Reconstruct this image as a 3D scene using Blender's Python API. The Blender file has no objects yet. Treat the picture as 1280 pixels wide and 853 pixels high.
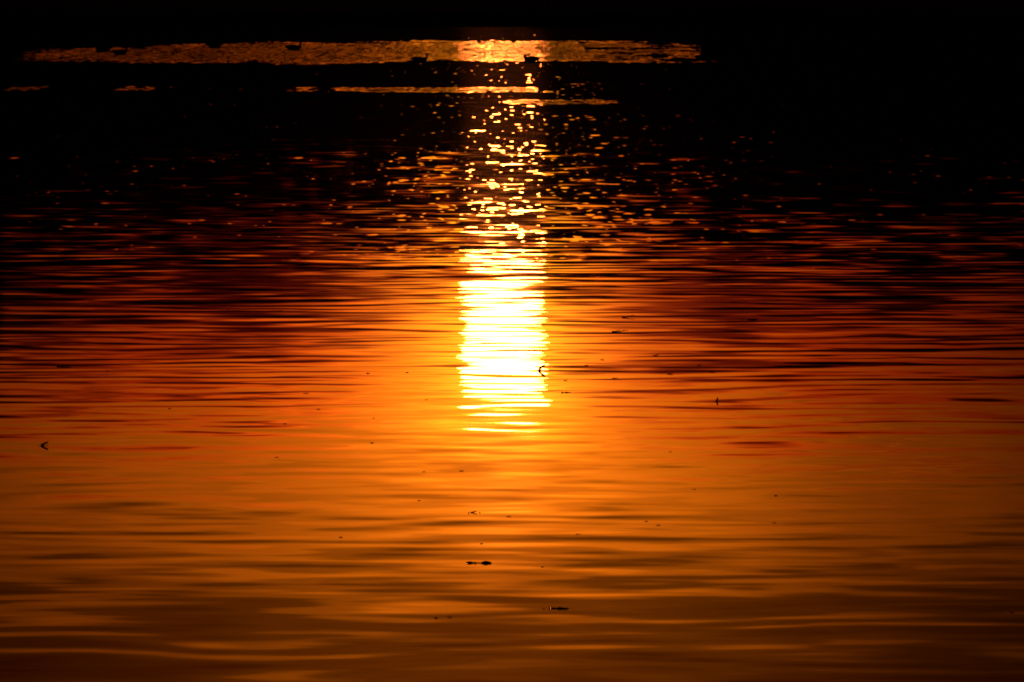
import bpy, bmesh, math, random
from mathutils import Vector, Matrix
random.seed(7)
S = bpy.context.scene
C = S.collection
PX = 8.8e-5            # radians per pixel of the 1280 wide photograph
CAM_H = 3.9            # camera height above the water, metres
HORIZON = -100.0       # row of the horizon in the photograph (above the frame)

# ------------------------------------------------------------------ camera
cam = bpy.data.cameras.new('camera')
cam.sensor_width = 36.0
cam.lens = 18.0 / math.tan(640 * PX)
cam.clip_start = 0.5
cam.clip_end = 20000
co = bpy.data.objects.new('camera', cam)
C.objects.link(co)
PITCH = (426.5 - HORIZON) * PX
co.location = (0, 0, CAM_H)
co.rotation_euler = (math.pi / 2 - PITCH, 0, 0)
S.camera = co

# ------------------------------------------------------------------ exposure
S.view_settings.view_transform = 'Standard'
S.view_settings.look = 'None'
S.view_settings.gamma = 1.0
S.view_settings.exposure = -8.0       # the photograph is exposed for the sun's glitter
S.cycles.use_denoising = True
S.cycles.denoiser = 'OPENIMAGEDENOISE'
S.cycles.caustics_reflective = False
S.cycles.caustics_refractive = False
S.cycles.pixel_filter_type = 'BLACKMAN_HARRIS'
S.cycles.filter_width = 1.9
S.cycles.max_bounces = 5
S.cycles.sample_clamp_direct = 0
S.cycles.sample_clamp_indirect = 0
S.cycles.use_adaptive_sampling = False

# ------------------------------------------------------------------ node maths helper
class G:
    """tiny expression builder on a node tree"""
    def __init__(s, nt): s.nt = nt
    def m(s, op, *a, clamp=False):
        n = s.nt.nodes.new('ShaderNodeMath'); n.operation = op; n.use_clamp = clamp
        for i, v in enumerate(a):
            if isinstance(v, (int, float)): n.inputs[i].default_value = v
            else: s.nt.links.new(v, n.inputs[i])
        return n.outputs[0]
    def add(s, *a):
        r = a[0]
        for v in a[1:]: r = s.m('ADD', r, v)
        return r
    def mul(s, *a):
        r = a[0]
        for v in a[1:]: r = s.m('MULTIPLY', r, v)
        return r
    def sub(s, a, b): return s.m('SUBTRACT', a, b)
    def div(s, a, b): return s.m('DIVIDE', a, b)
    def step(s, v, lo, hi, a=0.0, b=1.0):
        n = s.nt.nodes.new('ShaderNodeMapRange'); n.interpolation_type = 'SMOOTHSTEP'
        s.nt.links.new(v, n.inputs[0])
        for i, q in enumerate((lo, hi, a, b)): n.inputs[i + 1].default_value = q
        if hi < lo:
            n.inputs[1].default_value = hi; n.inputs[2].default_value = lo
            n.inputs[3].default_value = b; n.inputs[4].default_value = a
        return n.outputs[0]
    def vec(s, x, y, z=0.0):
        n = s.nt.nodes.new('ShaderNodeCombineXYZ')
        for i, v in enumerate((x, y, z)):
            if isinstance(v, (int, float)): n.inputs[i].default_value = v
            else: s.nt.links.new(v, n.inputs[i])
        return n.outputs[0]
    def noise(s, x, y, lx, ly, seed=0.0, detail=0.0, rough=0.5):
        """noise of about unit deviation with cells of lx by ly metres"""
        v = s.vec(s.m('MULTIPLY_ADD', x, 1.0 / lx, seed * 17.31), s.m('MULTIPLY_ADD', y, 1.0 / ly, seed * 9.73))
        n = s.nt.nodes.new('ShaderNodeTexNoise'); n.noise_dimensions = '2D'
        n.inputs['Scale'].default_value = 1.0; n.inputs['Detail'].default_value = detail
        n.inputs['Roughness'].default_value = rough
        s.nt.links.new(v, n.inputs['Vector'])
        return s.m('MULTIPLY', s.m('SUBTRACT', n.outputs[0], 0.5), 7.5)

# ------------------------------------------------------------------ sky and sun
SUN_EL = (412 - HORIZON) * PX
SUN_AZ = -11 * PX                     # radians, to the right of +Y
W = bpy.data.worlds.new('World'); S.world = W; W.use_nodes = True
nt = W.node_tree; nt.nodes.clear(); g = G(nt)
out = nt.nodes.new('ShaderNodeOutputWorld')
sky = nt.nodes.new('ShaderNodeTexSky'); sky.sky_type = 'NISHITA'; sky.sun_disc = False
sky.sun_elevation = SUN_EL; sky.sun_rotation = SUN_AZ
sky.air_density = 2.0; sky.dust_density = 8.0
bg1 = nt.nodes.new('ShaderNodeBackground'); bg1.inputs[1].default_value = 0.08
nt.links.new(sky.outputs[0], bg1.inputs[0])
tc = nt.nodes.new('ShaderNodeTexCoord')
sp = nt.nodes.new('ShaderNodeSeparateXYZ'); nt.links.new(tc.outputs['Generated'], sp.inputs[0])
dx, dy, dz = sp.outputs
az = g.mul(g.sub(g.m('ARCTAN2', dx, dy), SUN_AZ), 1 / PX)            # in photo pixels
el = g.add(g.mul(g.m('ARCSINE', dz), 1 / PX), HORIZON)              # row whose flat reflection it is
cn = g.noise(az, el, 420, 60, 3, 2.0)
cn2 = g.noise(az, el, 160, 34, 5, 2.0)
elw = g.add(el, g.mul(cn, 22), g.mul(cn2, 5))
de = g.mul(g.sub(el, 412), 1.1)
azs = g.mul(az, g.step(az, -100, 200, 1.1, 1.3))
r = g.m('SQRT', g.add(g.mul(azs, azs), g.mul(de, de)))
inner = g.mul(g.m('EXPONENT', g.mul(r, -1 / 95)), 3.3)
outer = g.mul(g.m('EXPONENT', g.mul(r, -1 / 300)), 2.4)
cloud = g.mul(g.step(elw, 640, 785, 1.0, 0.33), g.step(el, 870, 1500, 1.0, 0.08))
strata = g.noise(az, g.add(el, g.mul(az, -0.02)), 380, 15, 8, 2.0, 0.6)
elr = g.add(elw, g.step(az, 100, 500, 0.0, 38.0))
low = g.mul(g.step(elr, 300, 500, 0.16, 1.0), g.m('MAXIMUM', g.add(1.0, g.mul(strata, g.step(el, 420, 620, 0.2, 0.06))), 0.3))
tex = g.m('MAXIMUM', g.add(1.0, g.mul(cn, 0.09), g.mul(cn2, 0.05)), 0.3)
aaz = g.m('ABSOLUTE', g.add(az, -20))
side = g.sub(1.0, g.mul(g.step(aaz, 55, 280, 0.0, 0.9), g.step(elr, 360, 480, 1.0, 0.0)))
base = g.mul(outer, cloud, low, tex, side)
inn = g.mul(inner, cloud, g.step(elw, 290, 400, 0.25, 1.0))
gr = g.mul(g.step(g.sub(el, g.m('MINIMUM', g.mul(g.m('ABSOLUTE', az), 0.25), 90.0)), 290, 540, 0.06, 0.20), g.step(g.m('ABSOLUTE', az), 150, 550, 1.0, 0.85), g.step(el, 760, 1100, 1.0, 0.6))
R = g.add(base, inn)
Gc = g.add(g.mul(base, gr), g.mul(g.div(g.mul(inn, inn), g.add(inn, 0.8)), 0.60))
B = g.add(g.mul(base, 0.003), g.mul(inn, 0.012))
cc = nt.nodes.new('ShaderNodeCombineColor')
for i, v in enumerate((R, Gc, B)): nt.links.new(v, cc.inputs[i])
bg2 = nt.nodes.new('ShaderNodeBackground'); bg2.inputs[1].default_value = 256.0   # the sunset's own glow
nt.links.new(cc.outputs[0], bg2.inputs[0])
ad = nt.nodes.new('ShaderNodeAddShader')
nt.links.new(bg1.outputs[0], ad.inputs[0]); nt.links.new(bg2.outputs[0], ad.inputs[1])
nt.links.new(ad.outputs[0], out.inputs[0])

sun = bpy.data.lights.new('sun', 'SUN')
sun.energy = 1.3; sun.angle = 105 * PX; sun.color = (1.0, 0.18, 0.03)
so = bpy.data.objects.new('sun', sun); C.objects.link(so)
sd = Vector((math.sin(SUN_AZ) * math.cos(SUN_EL), math.cos(SUN_AZ) * math.cos(SUN_EL), math.sin(SUN_EL)))
so.rotation_euler = sd.to_track_quat('Z', 'Y').to_euler()
so.location = sd * 500

# ------------------------------------------------------------------ helpers
def ray(px, py):
    """direction through a photo pixel"""
    f = 640 / math.tan(640 * PX)
    v = Vector(((px - 640) / f, (426.5 - py) / f, -1))
    return (co.rotation_euler.to_matrix() @ v).normalized()
def on_water(px, py, z=0.0):
    v = ray(px, py); t = (z - CAM_H) / v.z
    return Vector((0, 0, CAM_H)) + v * t
def at_dist(px, py, d):
    v = ray(px, py); return Vector((0, 0, CAM_H)) + v * (d / v.y)
def mat(name, col, rough=0.8, var=0.3, scale=6.0):
    m = bpy.data.materials.new(name); m.use_nodes = True; n = m.node_tree
    b = n.nodes['Principled BSDF']; b.inputs['Roughness'].default_value = rough
    t = n.nodes.new('ShaderNodeTexNoise'); t.inputs['Scale'].default_value = scale; t.inputs['Detail'].default_value = 4
    c = n.nodes.new('ShaderNodeTexCoord'); n.links.new(c.outputs['Object'], t.inputs['Vector'])
    rp = n.nodes.new('ShaderNodeValToRGB')
    rp.color_ramp.elements[0].position = 0.3; rp.color_ramp.elements[1].position = 0.7
    rp.color_ramp.elements[0].color = tuple(x * (1 - var) for x in col) + (1,)
    rp.color_ramp.elements[1].color = tuple(x * (1 + var) for x in col) + (1,)
    n.links.new(t.outputs[0], rp.inputs[0]); n.links.new(rp.outputs[0], b.inputs['Base Color'])
    return m
def link(name, bm_or_me, m, parent=None, smooth=False):
    if isinstance(bm_or_me, bmesh.types.BMesh):
        me = bpy.data.meshes.new(name); bm_or_me.to_mesh(me); bm_or_me.free()
        if m: me.materials.append(m)
        if smooth:
            for p in me.polygons: p.use_smooth = True
    else: me = bm_or_me
    o = bpy.data.objects.new(name, me); C.objects.link(o)
    if parent: o.parent = parent
    return o
def tag(o, label=None, cat=None, group=None, kind=None):
    if label: o['label'] = label
    if cat: o['category'] = cat
    if group: o['group'] = group
    if kind: o['kind'] = kind
    return o
def loft(bm, spine, seg=14):
    """closed tube through (centre, half width, half height, up-axis tilt) rings in the x-z plane"""
    rings = []
    n = len(spine)
    for i, (c, w, h) in enumerate(spine):
        c = Vector(c)
        a = Vector(spine[max(0, i - 1)][0]); b = Vector(spine[min(n - 1, i + 1)][0])
        t = (b - a).normalized()
        side = Vector((0, 1, 0)); side = (side - t * side.dot(t)).normalized()
        up = side.cross(t) * -1
        rings.append([bm.verts.new(c + side * w * math.cos(k * 2 * math.pi / seg) + up * h * math.sin(k * 2 * math.pi / seg)) for k in range(seg)])
    for a, b in zip(rings, rings[1:]):
        for k in range(seg):
            bm.faces.new((a[k], a[(k + 1) % seg], b[(k + 1) % seg], b[k]))
    bm.faces.new(rings[0][::-1]); bm.faces.new(rings[-1])
    return rings

# ------------------------------------------------------------------ water
wm = bpy.data.materials.new('water'); wm.use_nodes = True
nt = wm.node_tree; g = G(nt)
bs = nt.nodes['Principled BSDF']
bs.inputs['Base Color'].default_value = (0.008, 0.010, 0.006, 1)
bs.inputs['Roughness'].default_value = 0.017
bs.inputs['IOR'].default_value = 1.333
geo = nt.nodes.new('ShaderNodeNewGeometry')
sp = nt.nodes.new('ShaderNodeSeparateXYZ'); nt.links.new(geo.outputs['Position'], sp.inputs[0])
X, Y = sp.outputs[0], sp.outputs[1]
patch = g.noise(X, Y, 9, 7, 1, 1.0)                     # slow change of the ripple height
patch2 = g.noise(X, Y, 14, 16, 2, 1.0)
# long crested ripples, about 1.4 m from crest to crest
ph = g.add(g.mul(Y, 1 / 1.35), g.mul(X, -0.05), g.mul(g.noise(X, Y, 2.8, 2.4, 4, 1.0), 0.36))
w1 = g.m('SINE', g.mul(ph, 2 * math.pi))
amp1 = g.mul(g.m('MAXIMUM', g.add(1.0, g.mul(patch, 0.45)), 0.15), g.step(Y, 54, 62, 0.0020, 0.0017), 1.0)
amp1 = g.mul(amp1, g.step(Y, 70, 88, 1.0, 1.05))
s1 = g.mul(w1, amp1)
s2 = g.mul(g.noise(X, Y, 1.15, 0.62, 6, 1.0), g.step(Y, 55, 68, 0.0013, 0.0010), g.step(Y, 72, 84, 1.0, 0.7))
s3 = g.mul(g.noise(X, Y, 0.9, 0.33, 7, 1.0), g.step(Y, 58, 66, 0.0004, 0.0005))
# short steep glints farther out
gl = g.noise(X, Y, 0.55, 1.1, 8, 0.0)
gl2 = g.noise(X, Y, 0.9, 2.6, 9, 0.0)
gsig = g.mul(g.step(Y, 80, 125, 0.0, 0.0015), g.m('MAXIMUM', g.add(1.0, g.mul(patch2, 0.3)), 0.2), g.step(Y, 205, 225, 1.0, 0.75))
s4 = g.mul(g.add(g.mul(gl, 0.8), g.mul(gl2, 0.6)), gsig)
lane = g.step(g.m('ABSOLUTE', g.add(X, g.mul(patch2, 0.6), -0.4)), 0.4, 4.2, 1.0, 0.0)
gust = g.noise(X, Y, 1.4, 5.0, 40, 1.0)
rare = g.add(g.step(Y, 112, 185, -0.1, 0.3), g.mul(g.sub(1.0, lane), 0.75), g.mul(gust, -0.22))
spark = g.sub(g.noise(X, Y, 0.36, 1.6, 17, 1.5, 0.35), rare)
spark2 = g.sub(g.noise(X, Y, 0.13, 0.7, 34, 0.0), rare)
s4 = g.add(s4, g.mul(g.add(g.step(spark, 1.2, 2.4, 0.0, 0.013), g.step(spark2, 1.8, 2.7, 0.0, 0.011)), g.step(Y, 96, 122)))
# wind-ruffled patches near the far bank
edge = g.mul(g.noise(X, Y, 3.2, 30, 10, 3.0, 0.6), 2.2)
Yw = g.add(Y, edge)
band = g.mul(g.step(Yw, 247, 256), g.step(g.add(Yw, g.mul(g.m('MAXIMUM', g.sub(g.m('ABSOLUTE', g.add(X, 1.0)), 4.0), 0.0), 1.6)), 297, 283), g.m('MAXIMUM', g.step(g.noise(X, Y, 1.1, 6.0, 42, 2.0, 0.6), -1.6, 0.2, 0.4, 1.0), g.step(X, -3.0, -6.0, 0.0, 0.85)))
left = g.step(X, -15.8, -11.0)
holes = g.step(g.noise(X, Y, 1.5, 7, 11, 2.0, 0.6), -0.7, 0.5)
solid = g.step(X, 2.3, 1.7)
band_r = g.mul(band, g.m('MAXIMUM', solid, g.mul(holes, g.step(X, 6.4, 3.5))), left)
Yl = g.add(Y, g.mul(edge, 0.35))
line1 = g.mul(g.step(Yl, 206.3, 208), g.step(Yl, 212.6, 211), g.step(X, 0.7, 0.2), g.m('MAXIMUM', g.step(X, -4.4, -3.0), g.mul(g.step(g.noise(X, Y, 1.6, 50, 12, 2.0), -0.3, 1.4), 0.45)))
line2 = g.mul(g.step(Yl, 192, 193.5), g.step(Yl, 197, 195.5), g.step(X, -0.3, 0.3), g.step(X, 2.4, 1.5))
shore = g.mul(g.step(Y, 329, 333), g.step(g.noise(X, Y, 1.2, 50, 13, 2.0), -0.4, 1.6), 0.1)
ruf = g.m('MINIMUM', g.add(band_r, line1, line2, shore), 1.0)
rn = g.add(g.mul(g.noise(X, Y, 0.2, 0.4, 14, 1.0), 0.9), g.mul(g.noise(X, Y, 0.45, 3.5, 15, 1.0), 0.45), g.mul(g.noise(X, Y, 2.0, 16, 16, 1.0), 0.3))
s5 = g.mul(g.add(0.005, g.mul(rn, g.step(X, -0.1, 0.6, 0.056, 0.085))), ruf, g.step(X, -15.5, -6.0, 0.72, 1.0))
# narrow steep backs of the ripples
ph2 = g.add(g.mul(Y, 1 / 1.0), g.mul(X, -0.04), g.mul(g.noise(X, Y, 3.8, 2.2, 30, 1.0), 0.36))
pul = g.m('POWER', g.add(g.mul(g.m('SINE', g.mul(ph2, 2 * math.pi)), 0.5), 0.5), 3.5)
pmod = g.add(0.5, g.step(g.noise(X, Y, 2.6, 1.6, 31, 1.0), -0.9, 1.0, 0.0, 0.7))
pamp = g.mul(g.step(Y, 61, 78, 0.12, 1.0), g.step(Y, 150, 110, 0.0, 0.0054))
s6 = g.mul(pul, pmod, pamp, -1.0)
s7 = g.mul(g.noise(X, Y, 0.55, 0.42, 33, 1.0), g.step(Y, 56, 66, 0.0006, 0.0010), g.step(Y, 74, 88, 1.0, 0.65), g.step(Y, 94, 106, 1.0, 2.0))
Yn = g.add(Y, g.mul(g.noise(X, Y, 0.9, 5.0, 41, 1.0), 6.0))
calm = g.mul(g.step(Yn, 114, 138, 1.0, 0.5), g.add(1.0, g.mul(g.step(Yn, 92, 108), g.step(Yn, 134, 120), 0.45)))
far = g.add(1.0, g.mul(g.sub(lane, 1.0), g.step(Yn, 116, 150), 0.5))   # added lane: far ripples calmed outside it to keep the glints central
sy = g.add(g.mul(g.add(s1, s2, s3, s7), calm, far), s4, s5, s6)
sx = g.add(g.mul(g.noise(X, Y, 0.7, 0.6, 20, 2.0), 0.004), g.mul(g.noise(X, Y, 0.3, 0.4, 21), g.mul(ruf, 0.01)))
nrm = nt.nodes.new('ShaderNodeVectorMath'); nrm.operation = 'NORMALIZE'
nt.links.new(g.vec(sx, g.mul(sy, -1.0), 1.0), nrm.inputs[0])
nt.links.new(nrm.outputs[0], bs.inputs['Normal'])
# a trace of unresolved capillary ripples under the mirror-like sheen
b2_ = nt.nodes.new('ShaderNodeBsdfGlossy'); b2_.inputs['Roughness'].default_value = 0.062
b2_.inputs['Color'].default_value = (0.8, 0.8, 0.8, 1)
nt.links.new(nrm.outputs[0], b2_.inputs['Normal'])
mx = nt.nodes.new('ShaderNodeMixShader'); mx.inputs[0].default_value = 0.012
nt.links.new(bs.outputs[0], mx.inputs[1]); nt.links.new(b2_.outputs[0], mx.inputs[2])
nt.links.new(mx.outputs[0], nt.nodes['Material Output'].inputs[0])
bm = bmesh.new()
vs = [bm.verts.new(p) for p in ((-500, -60, 0), (500, -60, 0), (500, 346, 0), (-500, 346, 0))]
bm.faces.new(vs)
tag(link('water', bm, wm), kind='structure')

# ------------------------------------------------------------------ far bank
earth = mat('bank_earth', (0.06, 0.045, 0.03), 0.95, 0.4, 1.5)
bm = bmesh.new()
rows = [(-2.5, -0.7), (0, 0.02), (0.5, 0.22), (1.6, 0.38), (5, 0.5), (20, 0.7), (120, 0.9), (700, 1.5), (6000, 2.0)]
xs = [-6000, -1500, -500, -250] + [x * 1.5 - 100 for x in range(134)] + [250, 500, 1500, 6000]
grid = []
for i, (dy_, z) in enumerate(rows):
    line = []
    for x in xs:
        w = 1.1 * math.sin(x * 0.21) + 0.6 * math.sin(x * 0.57 + 1) + random.uniform(-.25, .25)
        line.append(bm.verts.new((x, 337.5 + dy_ + w * (1 if i < 5 else 0.4), z + (random.uniform(-.07, .07) if 1 < i < 6 else 0))))
    grid.append(line)
for a, b in zip(grid, grid[1:]):
    for k in range(len(xs) - 1): bm.faces.new((a[k], a[k + 1], b[k + 1], b[k]))
tag(link('bank', bm, earth, smooth=True), kind='structure')

# reeds and low growth along the water's edge
reed_m = mat('reed_blades', (0.05, 0.055, 0.02), 0.8, 0.4, 2.0)
bm = bmesh.new()
for i in range(5200):
    x = random.uniform(-45, 45)
    w = 1.1 * math.sin(x * 0.21) + 0.6 * math.sin(x * 0.57 + 1)
    y = 337.9 + w + random.uniform(-.3, 1.6); h = random.uniform(.25, .8) * (0.8 + 0.4 * math.sin(x * .9)); a = random.uniform(0, math.pi)
    lx, ly = random.uniform(-.35, .35), random.uniform(-.35, .35); c, s_ = math.cos(a) * .018, math.sin(a) * .018
    z0 = 0.0
    p = [bm.verts.new((x - c, y - s_, z0)), bm.verts.new((x + c, y + s_, z0)),
         bm.verts.new((x + lx * .4 + c, y + ly * .4 + s_, h * .6)), bm.verts.new((x + lx * .4 - c, y + ly * .4 - s_, h * .6)),
         bm.verts.new((x + lx, y + ly, h))]
    bm.faces.new(p[:4]); bm.faces.new((p[3], p[2], p[4]))
tag(link('reeds', bm, reed_m), 'black fringe of reeds along the far water edge', 'reeds', kind='stuff')

# ------------------------------------------------------------------ trees on the far bank
bark = mat('bark', (0.05, 0.04, 0.03), 0.9, 0.4, 3)
leaf = mat('foliage', (0.05, 0.07, 0.025), 0.7, 0.5, 0.8)
def limb(bm, a, b, ra, rb, seg=7):
    a, b = Vector(a), Vector(b); t = (b - a).normalized()
    u = t.orthogonal().normalized(); v = t.cross(u)
    A = [bm.verts.new(a + (u * math.cos(k * 6.2832 / seg) + v * math.sin(k * 6.2832 / seg)) * ra) for k in range(seg)]
    B_ = [bm.verts.new(b + (u * math.cos(k * 6.2832 / seg) + v * math.sin(k * 6.2832 / seg)) * rb) for k in range(seg)]
    for k in range(seg): bm.faces.new((A[k], A[(k + 1) % seg], B_[(k + 1) % seg], B_[k]))
    bm.faces.new(B_)
def tree_meshes(seed, H, Wd):
    rd = random.Random(seed)
    tb = bmesh.new()
    pts = [Vector((0, 0, -0.5))]
    for k in range(1, 6): pts.append(Vector((rd.uniform(-.25, .25) * k * .5, rd.uniform(-.25, .25) * k * .5, H * .16 * k)))
    for k in range(5): limb(tb, pts[k], pts[k + 1], .22 - .035 * k, .22 - .035 * (k + 1))
    clumps = []
    for k in range(44):
        z = rd.uniform(.03, .97) * H
        prof = math.sin(min(1, (z / H) * .72 + .3) * math.pi) ** .5
        a = rd.uniform(0, 6.283); rr = Wd * .5 * max(.15, prof) * rd.uniform(.25, .95)
        c = Vector((math.cos(a) * rr, math.sin(a) * rr, z))
        clumps.append((c, rd.uniform(.55, 1.05)))
        if k % 2 == 0: limb(tb, pts[min(5, max(1, int(z / H * 5)))], c, .06, .015, 5)
    clumps.append((Vector((0, 0, H * .97)), .5))
    cb = bmesh.new()
    for c, rad in clumps:
        for j in range(int(150 * rad)):
            d = Vector((rd.gauss(0, 1), rd.gauss(0, 1), rd.gauss(0, 1))).normalized() * rad * rd.random() ** .45
            p = c + d; s_ = rd.uniform(.1, .19)
            u = Vector((rd.gauss(0, 1), rd.gauss(0, 1), rd.gauss(0, 1))).normalized(); v = u.orthogonal().normalized()
            q = [cb.verts.new(p + u * s_ * 1.3), cb.verts.new(p + v * s_ * .6), cb.verts.new(p - u * s_ * 1.2), cb.verts.new(p - v * s_ * .6)]
            cb.faces.new(q)
    out_ = []
    for nm, b_, m_ in (('trunk', tb, bark), ('crown', cb, leaf)):
        me = bpy.data.meshes.new(nm); b_.to_mesh(me); b_.free(); me.materials.append(m_); out_.append(me)
    return out_
variants = [tree_meshes(s, 7.6, w) for s, w in ((1, 5.6), (2, 5.0), (3, 6.4), (4, 5.4))]
def tree(x, y, H, v, label, group):
    e = bpy.data.objects.new('bank_tree', None); C.objects.link(e)
    e.location = (x, y, 0.35); e.rotation_euler = (0, 0, random.uniform(0, 6.28)); e.scale = (1, 1, H / 7.6)
    e.scale.x = e.scale.y = random.uniform(.9, 1.15)
    tag(e, label, 'tree', group)
    t, c = variants[v]
    link('trunk', t, None, e); link('crown', c, None, e)
    return e
tree(-20.9, 339.9, 12.8, 0, 'tall black tree on the far bank at the extreme left edge', None)

# wooded ridge beyond the marsh: it is what the dark upper half of the water mirrors
RD = 1300.0
wood = mat('wooded_slope', (0.04, 0.05, 0.022), 0.9, 0.5, 0.05)
bm = bmesh.new(); grid = []
def ridge(x): return 31.5 + 2.0 * math.sin(x * .021 + 1) + 1.0 * math.sin(x * .067) + 3.5 * max(0, min(1, (x - 10) / 40)) + 1.5 * max(0, min(1, (-x - 40) / 30))
for dy_, k in ((-160, 0), (-120, .18), (-80, .45), (-40, .8), (-10, .97), (20, 1), (80, .9), (400, .7)):
    line = []
    for i in range(90):
        x = -700 + i * 15.8
        line.append(bm.verts.new((x, RD + dy_ + random.uniform(-4, 4), 1 + ridge(x) * k * (1 if abs(x) < 400 else .8) + (random.uniform(-.8, .8) if k else -1))))
    grid.append(line)
for a, b in zip(grid, grid[1:]):
    for k in range(89): bm.faces.new((a[k], a[k + 1], b[k + 1], b[k]))
tag(link('hills', bm, wood, smooth=True), kind='structure')
GRP = 'black trees on the ridge mirrored in the dark water'
LT = 'black tree on the distant ridge above the dark upper water'
x = -110.0; i = 0
while x < 110:
    H = 9.6 + 1.2 * math.sin(x * .17) + random.uniform(-1.2, 1.2)
    e = tree(x, RD + random.uniform(-6, 6), H, i % 4, LT, GRP)
    e.location.z = ridge(x) - .8; e.scale.x = e.scale.y = random.uniform(1.3, 1.7)
    x += random.uniform(2.6, 4.2); i += 1

# ------------------------------------------------------------------ ducks
plum = mat('duck_plumage', (0.05, 0.035, 0.025), 0.85, 0.4, 9)
billm = mat('duck_bill', (0.06, 0.045, 0.015), 0.5, 0.2, 9)
def duck_mesh(kind):
    bm = bmesh.new()
    if kind == 'up':          # head held high
        sp_ = [((-.30, 0, .125), .012, .008), ((-.26, 0, .105), .045, .022), ((-.19, 0, .075), .085, .06), ((-.08, 0, .06), .115, .09),
               ((.05, 0, .055), .118, .095), ((.14, 0, .06), .095, .085), ((.195, 0, .095), .06, .062), ((.215, 0, .145), .036, .038),
               ((.22, 0, .195), .03, .032), ((.235, 0, .235), .038, .038), ((.262, 0, .252), .04, .035), ((.292, 0, .246), .028, .026), ((.305, 0, .242), .014, .012)]
        bill = [((.298, 0, .243), .015, .013), ((.325, 0, .235), .018, .008), ((.352, 0, .230), .017, .005), ((.36, 0, .229), .008, .003)]
        eye = (.272, .25)
    elif kind == 'low':       # head drawn in to the breast
        sp_ = [((-.31, 0, .10), .012, .008), ((-.26, 0, .095), .05, .025), ((-.18, 0, .08), .09, .065), ((-.06, 0, .075), .12, .10),
               ((.06, 0, .07), .12, .10), ((.15, 0, .075), .095, .085), ((.19, 0, .105), .06, .06), ((.205, 0, .145), .045, .045),
               ((.225, 0, .17), .042, .04), ((.25, 0, .172), .036, .032), ((.27, 0, .166), .018, .015)]
        bill = [((.262, 0, .167), .016, .013), ((.29, 0, .158), .018, .008), ((.315, 0, .153), .016, .005), ((.322, 0, .152), .008, .003)]
        eye = (.243, .175)
    else:                     # resting, head laid back over the wings
        sp_ = [((-.29, 0, .11), .012, .008), ((-.24, 0, .10), .05, .028), ((-.16, 0, .085), .09, .07), ((-.04, 0, .08), .12, .105),
               ((.08, 0, .075), .12, .105), ((.17, 0, .08), .085, .085), ((.20, 0, .12), .055, .05), ((.18, 0, .165), .045, .042),
               ((.145, 0, .19), .042, .038), ((.11, 0, .188), .034, .03), ((.092, 0, .182), .016, .014)]
        bill = [((.098, 0, .183), .015, .012), ((.07, 0, .176), .017, .008), ((.045, 0, .170), .015, .005), ((.038, 0, .169), .007, .003)]
        eye = (.13, .195)
    loft(bm, sp_)
    me = bpy.data.meshes.new('duck'); 
    bmesh.ops.recalc_face_normals(bm, faces=bm.faces); bm.to_mesh(me); bm.free(); me.materials.append(plum)
    for p in me.polygons: p.use_smooth = True
    b2 = bmesh.new(); loft(b2, bill, 10); bmesh.ops.recalc_face_normals(b2, faces=b2.faces)
    bme = bpy.data.meshes.new('bill'); b2.to_mesh(bme); b2.free(); bme.materials.append(billm)
    wings = []; eyes = []
    for s_ in (-1, 1):                    # folded wings: flattened shells on the flanks
        b3 = bmesh.new(); k_ = 1.0
        prof = [(-.27, .03, .135, .02), (-.2, .075, .125, .035), (-.1, .105, .12, .05), (.02, .112, .115, .052), (.1, .1, .105, .04), (.135, .085, .095, .018)]
        rr = []
        for (xx, yy, zz, hh) in prof:
            rr.append([b3.verts.new((xx, s_ * (yy + .012 * math.cos(k * 6.2832 / 8)), zz - .01 + hh * math.sin(k * 6.2832 / 8))) for k in range(8)])
        for a, b_ in zip(rr, rr[1:]):
            for k in range(8): b3.faces.new((a[k], a[(k + 1) % 8], b_[(k + 1) % 8], b_[k]))
        b3.faces.new(rr[0]); b3.faces.new(rr[-1])
        bmesh.ops.recalc_face_normals(b3, faces=b3.faces)
        wme = bpy.data.meshes.new('folded_wing'); b3.to_mesh(wme); b3.free(); wme.materials.append(plum)
        for p in wme.polygons: p.use_smooth = True
        wings.append(wme)
        b4 = bmesh.new()
        bmesh.ops.create_icosphere(b4, subdivisions=1, radius=.006, matrix=Matrix.Translation((eye[0], s_ * .036, eye[1])))
        eme = bpy.data.meshes.new('eye'); b4.to_mesh(eme); b4.free(); eme.materials.append(billm); eyes.append(eme)
    return me, bme, wings, eyes
DK = {k: duck_mesh(k) for k in ('up', 'low', 'rest')}
def duck(px, py, wpx, kind, facing, label):
    """px, py: where the body meets the water; wpx: length in photo pixels"""
    p = on_water(px, py); L = .62
    sc = 1.12 * wpx * PX * p.y / L
    o = link('duck', DK[kind][0], None)
    o.location = (p.x, p.y, -.005 * sc); o.scale = (sc, sc, sc)
    o.rotation_euler = (0, 0, (0 if facing > 0 else math.pi) + random.uniform(-.25, .25))
    tag(o, label, 'duck', 'ducks resting on the far water')
    link('bill', DK[kind][1], None, o); 
    for w_ in DK[kind][2]: link('folded_wing', w_, None, o)
    for e_ in DK[kind][3]: link('eye', e_, None, o)
duck(129, 64, 23, 'rest', -1, 'large black duck touching the upper left of another duck in the glowing band')
duck(150, 68, 20, 'low', 1, 'small low duck nearest the bottom of the band, right beside the largest one')
duck(174, 60, 23, 'low', -1, 'duck sitting on the top edge of the glowing band, third from the left')
duck(96, 53, 21, 'rest', 1, 'leftmost duck above the glowing band, almost lost in the black')
duck(268, 59, 21, 'low', 1, 'lone black duck on the band between the left cluster and the upright one')
duck(367, 62, 21, 'up', 1, 'duck with head raised on the band, well left of the sun glitter')
duck(525, 77, 21, 'up', 1, 'duck with raised head on the lower edge of the band just left of the glitter')
duck(664, 77, 21, 'low', -1, 'black duck at the right edge of the bright sun spot in the band')
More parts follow.
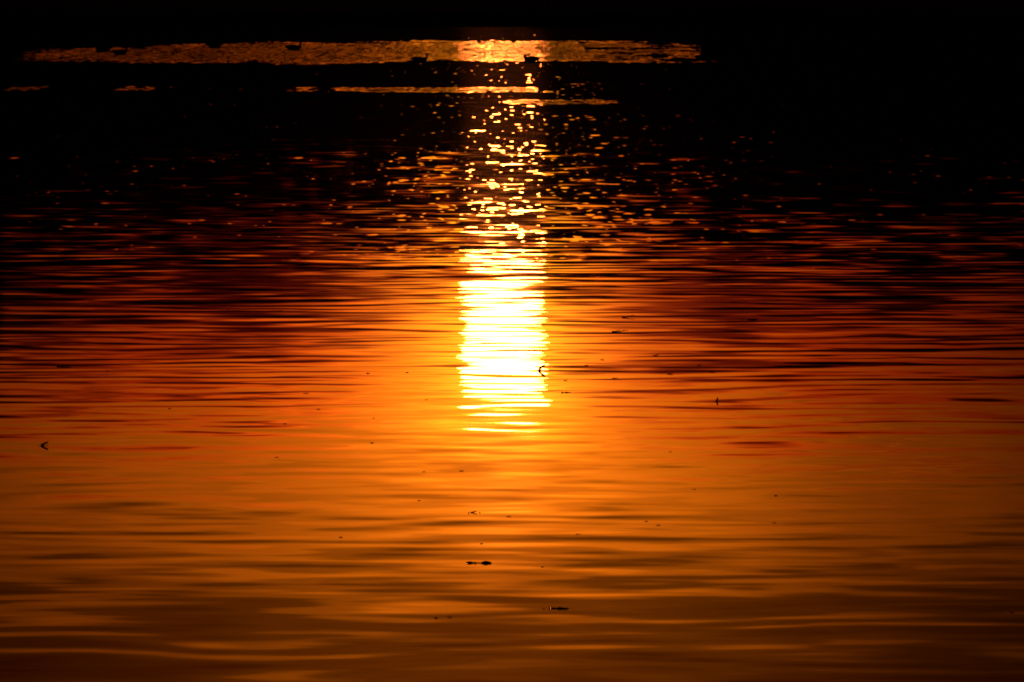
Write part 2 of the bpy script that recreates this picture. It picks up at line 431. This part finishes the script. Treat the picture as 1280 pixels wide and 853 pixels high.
duck(879, 75, 22, 'rest', 1, 'rightmost duck at the dim right end of the glowing band')
duck(84, 112, 30, 'low', 1, 'nearest left duck, a wide black shape cutting the thin lit line')
duck(203, 111, 26, 'rest', -1, 'right one of the two dark ducks on the thin faint line')
duck(177, 109, 13, 'up', 1, 'tiny black duckling beside the rear dark duck on the faint line')

# ------------------------------------------------------------------ low flying birds
birdm = mat('bird_feathers', (0.04, 0.03, 0.03), 0.8, 0.3, 30)
def bird(px, py, span_px, up_angle, sweep, label, d=45.0, heading=math.pi, body_k=1.0):
    """small long winged bird; wings swept back, banked so that both show"""
    p = at_dist(px, py, d); sc = span_px * PX * d          # wing span
    bm = bmesh.new()
    loft(bm, [((.30, 0, 0), .006, .006), ((.26, 0, 0), .02, .02), ((.2, 0, .005), .05, .05), ((.12, 0, 0), .055, .055), ((0, 0, 0), .07, .065),
              ((-.12, 0, 0), .055, .045), ((-.22, 0, .0), .03, .02), ((-.34, 0, .0), .035, .008)], 12)
    for s_ in (-1, 1):                                        # wings and forked tail, each a thin solid vane
        def vane(top):
            T = [bm.verts.new(Vector(q) + Vector((0, 0, .008))) for q in top]
            Bq = [bm.verts.new(Vector(q) - Vector((0, 0, .008))) for q in top]
            bm.faces.new(T); bm.faces.new(Bq[::-1])
            for k in range(len(T)): bm.faces.new((T[k], Bq[k], Bq[(k + 1) % len(T)], T[(k + 1) % len(T)]))
        vane([(.12, s_ * .03, .01), (.10, s_ * .2, .03), (.10 - sweep * .5, s_ * .38, .03), (-sweep, s_ * .54, .0), (-.04 - sweep, s_ * .5, .0), (-.13 - sweep * .6, s_ * .3, .02), (-.14, s_ * .14, .01), (-.1, s_ * .03, .01)])
        vane([(-.26, s_ * .0, 0), (-.28, s_ * .035, 0), (-.5, s_ * .075, 0), (-.36, s_ * .012, 0)])
    bmesh.ops.recalc_face_normals(bm, faces=bm.faces)
    o = link('flying_bird', bm, birdm)
    o.location = p; o.scale = (sc * body_k, sc, sc)
    o.rotation_mode = 'XYZ'
    o.rotation_euler = (math.pi / 2 - PITCH - up_angle, 0, heading)
    tag(o, label, 'bird')
bird(674.5, 463.5, 16, .15, .42, 'small swept wing bird flying low over the right edge of the white sun column')
bird(53, 557.5, 11, .3, .42, 'small dark bird skimming the brown water near the left edge', body_k=1.5)
bird(896, 502, 12, .5, .15, 'tiny dark bird with upright wings right of the glow', body_k=.7)

# ------------------------------------------------------------------ floating scraps
dark = mat('wet_leaf', (0.045, 0.022, 0.012), 0.75, 0.5, 40)
twigm = mat('wet_twig', (0.04, 0.028, 0.018), 0.8, 0.4, 40)
foam = mat('foam', (0.9, 0.88, 0.85), 0.12, 0.05, 60)
foam.node_tree.nodes['Principled BSDF'].inputs['Transmission Weight'].default_value = 0.9
foam.node_tree.nodes['Principled BSDF'].inputs['IOR'].default_value = 1.12
def leaf_bm(Lw, seed, curl=.35):
    rd = random.Random(seed); bm = bmesh.new(); N = 9; T = []; Bt = []
    for i in range(N):
        u = i / (N - 1); w = math.sin(u * math.pi) ** .7 * .24 + .006
        lift = curl * max(0, u - .35 + rd.uniform(-.03, .03)) ** 1.5 * .8
        rowt = []; rowb = []
        for v in (-1, -.5, 0, .5, 1):
            z = lift + abs(v) ** 1.6 * w * .9 * curl + rd.uniform(0, .015) + .015
            q = Vector(((u - .5) * Lw, v * w * Lw, z * Lw))
            rowt.append(bm.verts.new(q)); rowb.append(bm.verts.new(q - Vector((0, 0, .03 * Lw))))
        T.append(rowt); Bt.append(rowb)
    for i in range(N - 1):
        for j in range(4):
            bm.faces.new((T[i][j], T[i][j + 1], T[i + 1][j + 1], T[i + 1][j]))
            bm.faces.new((Bt[i][j], Bt[i + 1][j], Bt[i + 1][j + 1], Bt[i][j + 1]))
        bm.faces.new((T[i][0], T[i + 1][0], Bt[i + 1][0], Bt[i][0])); bm.faces.new((T[i][4], Bt[i][4], Bt[i + 1][4], T[i + 1][4]))
    bm.faces.new(T[0] + Bt[0][::-1]); bm.faces.new(T[-1][::-1] + Bt[-1])
    limb(bm, (-Lw * .5, 0, .1 * Lw), (-Lw * .72, 0, .2 * Lw), .012 * Lw, .008 * Lw, 5)
    return bm
def twig_bm(Lw, seed):
    rd = random.Random(seed); bm = bmesh.new(); p = Vector((-Lw / 2, 0, .02 * Lw)); r0 = .05 * Lw
    for k in range(6):
        q = p + Vector((Lw / 6, rd.uniform(-.05, .05) * Lw, rd.uniform(-.02, .035) * Lw)); q.z = max(.0, q.z)
        limb(bm, p, q, r0, r0 * .85, 6); r0 *= .85
        if k in (1, 3): limb(bm, q, q + Vector((.12 * Lw, rd.choice((-1, 1)) * .08 * Lw, .1 * Lw)), r0 * .6, r0 * .3, 5)
        p = q
    return bm
def clump_bm(Lw, seed, n=3):
    """lumpy knot of rotted plant matter, low at the ends"""
    rd = random.Random(seed); bm = bmesh.new()
    for k in range(n):
        xx = (k - (n - 1) / 2) / max(1, n - 1) * .7 * Lw if n > 1 else 0
        rad = Lw * rd.uniform(.13, .19) if n > 1 else Lw * .4
        rt = bmesh.ops.create_icosphere(bm, subdivisions=3, radius=rad, matrix=Matrix.Translation((xx, rd.uniform(-.05, .05) * Lw, rad * .12)))
        for v in rt['verts']:
            c = Vector((xx, 0, 0)); d = v.co - c
            v.co = c + d * (1 + .2 * math.sin(d.x * 14 / Lw + k * 2) * math.cos(d.z * 21 / Lw + k) + rd.uniform(-.05, .05))
            v.co.x = c.x + (v.co.x - c.x) * 1.3; v.co.z *= .42 + .12 * (k % 2)
    limb(bm, (-.5 * Lw, 0, .0), (.5 * Lw, 0, .01 * Lw), .035 * Lw, .02 * Lw, 6)
    return bm
def scrap(px, py, wpx, kind, label, group=None, yaw=None, bubbles=None):
    p = on_water(px, py); Lw = wpx * PX * p.y * (.78 if wpx > 9 else .75); sd_ = int(px * 7 + py)
    if kind == 'leaf': bm, m, nm, cat = leaf_bm(Lw, sd_), dark, 'floating_leaf', 'leaf'
    elif kind == 'curled': bm, m, nm, cat = leaf_bm(Lw, sd_, .45), dark, 'curled_leaf', 'leaf'
    elif kind == 'twig': bm, m, nm, cat = twig_bm(Lw, sd_), twigm, 'floating_twig', 'twig'
    elif kind == 'seed': bm, m, nm, cat = clump_bm(Lw, sd_, 1), dark, 'floating_seed', 'seed'
    else: bm, m, nm, cat = clump_bm(Lw, sd_, 2 if wpx > 28 else 3), dark, 'weed_clump', 'weed'
    o = link(nm, bm, m); o.location = p
    rd = random.Random(sd_); o.rotation_euler = (0, 0, rd.uniform(-.35, .35) if yaw is None else yaw)
    tag(o, label, cat, group)
    if bubbles:
        for (bx, rr) in bubbles:
            b = bmesh.new(); bmesh.ops.create_icosphere(b, subdivisions=2, radius=rr * PX * p.y, matrix=Matrix.Translation((bx * PX * p.y, -.02, rr * PX * p.y * .4)))
            link('foam_bubble', b, foam, o, smooth=True)
scrap(80, 459, 24, 'twig', 'long black twig afloat on dark ripples at the left, upper of two large scraps')
scrap(201, 424, 9, 'curled', 'small pointed leaf standing in dark ripples upper left')
scrap(134, 464, 5, 'seed', 'tiny speck just right of the long black twig')
scrap(212, 511, 5, 'seed', 'tiny speck on plain brown water below the long twig')
scrap(285, 387, 5, 'curled', 'tiny upright leaf tip in the dark ripples left of the column')
scrap(350, 389, 8, 'leaf', 'small leaf in reddish ripples left of the white column, highest there')
scrap(941, 400, 15, 'clump', 'dark lump of weed in the red ripples upper right')
scrap(820, 445, 10, 'curled', 'dark V shaped leaf on orange ripples right of the flying bird')
scrap(786, 397, 22, 'twig', 'long dark ripple streak built as a twig in bright ripples right of the column, uppermost')  # twig shape added in place of a dark streak of the ripples
scrap(775, 415, 26, 'twig', 'long thin dark streak built as a twig just below the uppermost streak right of the column')  # twig shape added to draw a second dark streak on the water
scrap(838, 468, 11, 'leaf', 'flat leaf below the V shaped leaf on orange water')
scrap(874, 457, 8, 'leaf', 'small flat leaf right of the V shaped leaf')
scrap(891, 466, 10, 'twig', 'short dark twig farthest right above the tiny upright bird')
scrap(753, 450, 8, 'leaf', 'thin leaf on yellow water right of the flying bird')
scrap(733, 457, 8, 'leaf', 'lower thin leaf on yellow water close right of the bird')
scrap(769, 473, 10, 'twig', 'short slanted twig on orange water below the thin leaves')
scrap(708, 491, 12, 'clump', 'dark weed lump just below and right of the flying bird', bubbles=[(-5, 1.0)])
scrap(707, 476, 8, 'leaf', 'thin leaf between the flying bird and the weed lump below it')
scrap(659, 441, 6, 'leaf', 'faint leaf inside the white sun column above the bird')
scrap(460, 467, 6, 'seed', 'small dark seed on orange ripples left of the column')
scrap(383, 492, 10, 'twig', 'thin short twig on orange ripples left of the column')
scrap(398, 512, 7, 'curled', 'small curled leaf below the thin short twig left of the column')
scrap(356, 530, 5, 'seed', 'tiny speck beneath the curled leaf left of the column')
scrap(346, 572, 7, 'leaf', 'small dark leaf on smooth orange water left of centre')
scrap(467, 523, 5, 'curled', 'tiny upright leaf tip above the round dark seed left of the column')
scrap(465, 554, 6, 'seed', 'round dark seed on smooth orange water below left of the column')
scrap(509, 466, 5, 'seed', 'tiny speck close to the left side of the white column')
scrap(533, 500, 6, 'leaf', 'small leaf close to the lower left of the white column')
scrap(577, 589, 9, 'leaf', 'small flat leaf on plain orange water under the column')
scrap(530, 590, 6, 'leaf', 'tiny leaf left of the flat leaf under the column')
scrap(524, 626, 5, 'seed', 'tiny seed left of the foam flecked leaf')
scrap(592, 641, 12, 'curled', 'curled leaf with foam flecks in front of the sun column', bubbles=[(-8, .8), (7, .8)])
scrap(636, 646, 9, 'leaf', 'reddish leaf lying on a dark ripple right of the foam flecked leaf')
scrap(602, 680, 5, 'seed', 'tiny speck above the large bubbly weed clump')
scrap(426, 672, 6, 'seed', 'dark round seed floating alone in the lower left middle')
scrap(723, 668, 9, 'twig', 'thin twig on orange water right of centre below the column')
scrap(598, 704, 34, 'clump', 'large dark weed clump with light bubbles in the lower centre', bubbles=[(-14, 1.2), (-3.5, 1.4), (16, 1.2)])
scrap(678, 709, 5, 'seed', 'reddish seed right of the large bubbly weed clump')
scrap(700, 761, 26, 'clump', 'lowest dark weed clump ringed with pale bubbles', bubbles=[(-20, 1.0), (-12, 1.5), (7, 1.4), (14, .8)])
scrap(823, 657, 8, 'leaf', 'small dark leaf on orange water lower right of centre')
scrap(808, 652, 5, 'seed', 'tiny speck just left of the small dark leaf lower right')
scrap(838, 565, 6, 'leaf', 'small leaf on orange water right of the column bottom')
scrap(970, 620, 6, 'seed', 'tiny dark seed on brown water in the right half')
scrap(968, 654, 7, 'leaf', 'faint leaf below the tiny dark seed in the right half')
scrap(868, 612, 6, 'leaf', 'faint small leaf left of the tiny dark seed in the right half')
scrap(1265, 766, 8, 'leaf', 'dark leaf near the lower right corner')
for q, (bx, by) in enumerate(((545, 773), (562, 772))):
    p = on_water(bx, by); b = bmesh.new()
    for k in range(4):
        rr = random.uniform(.9, 1.1) * PX * p.y
        bmesh.ops.create_icosphere(b, subdivisions=2, radius=rr, matrix=Matrix.Translation(((k - 1.5) * .8 * PX * p.y, random.uniform(-.002, .002), rr * .3)))
    o = link('foam_fleck', b, foam, smooth=True); o.location = p
    tag(o, ('left' if q == 0 else 'right') + ' of two pale foam flecks on the dark water bottom centre', 'foam')
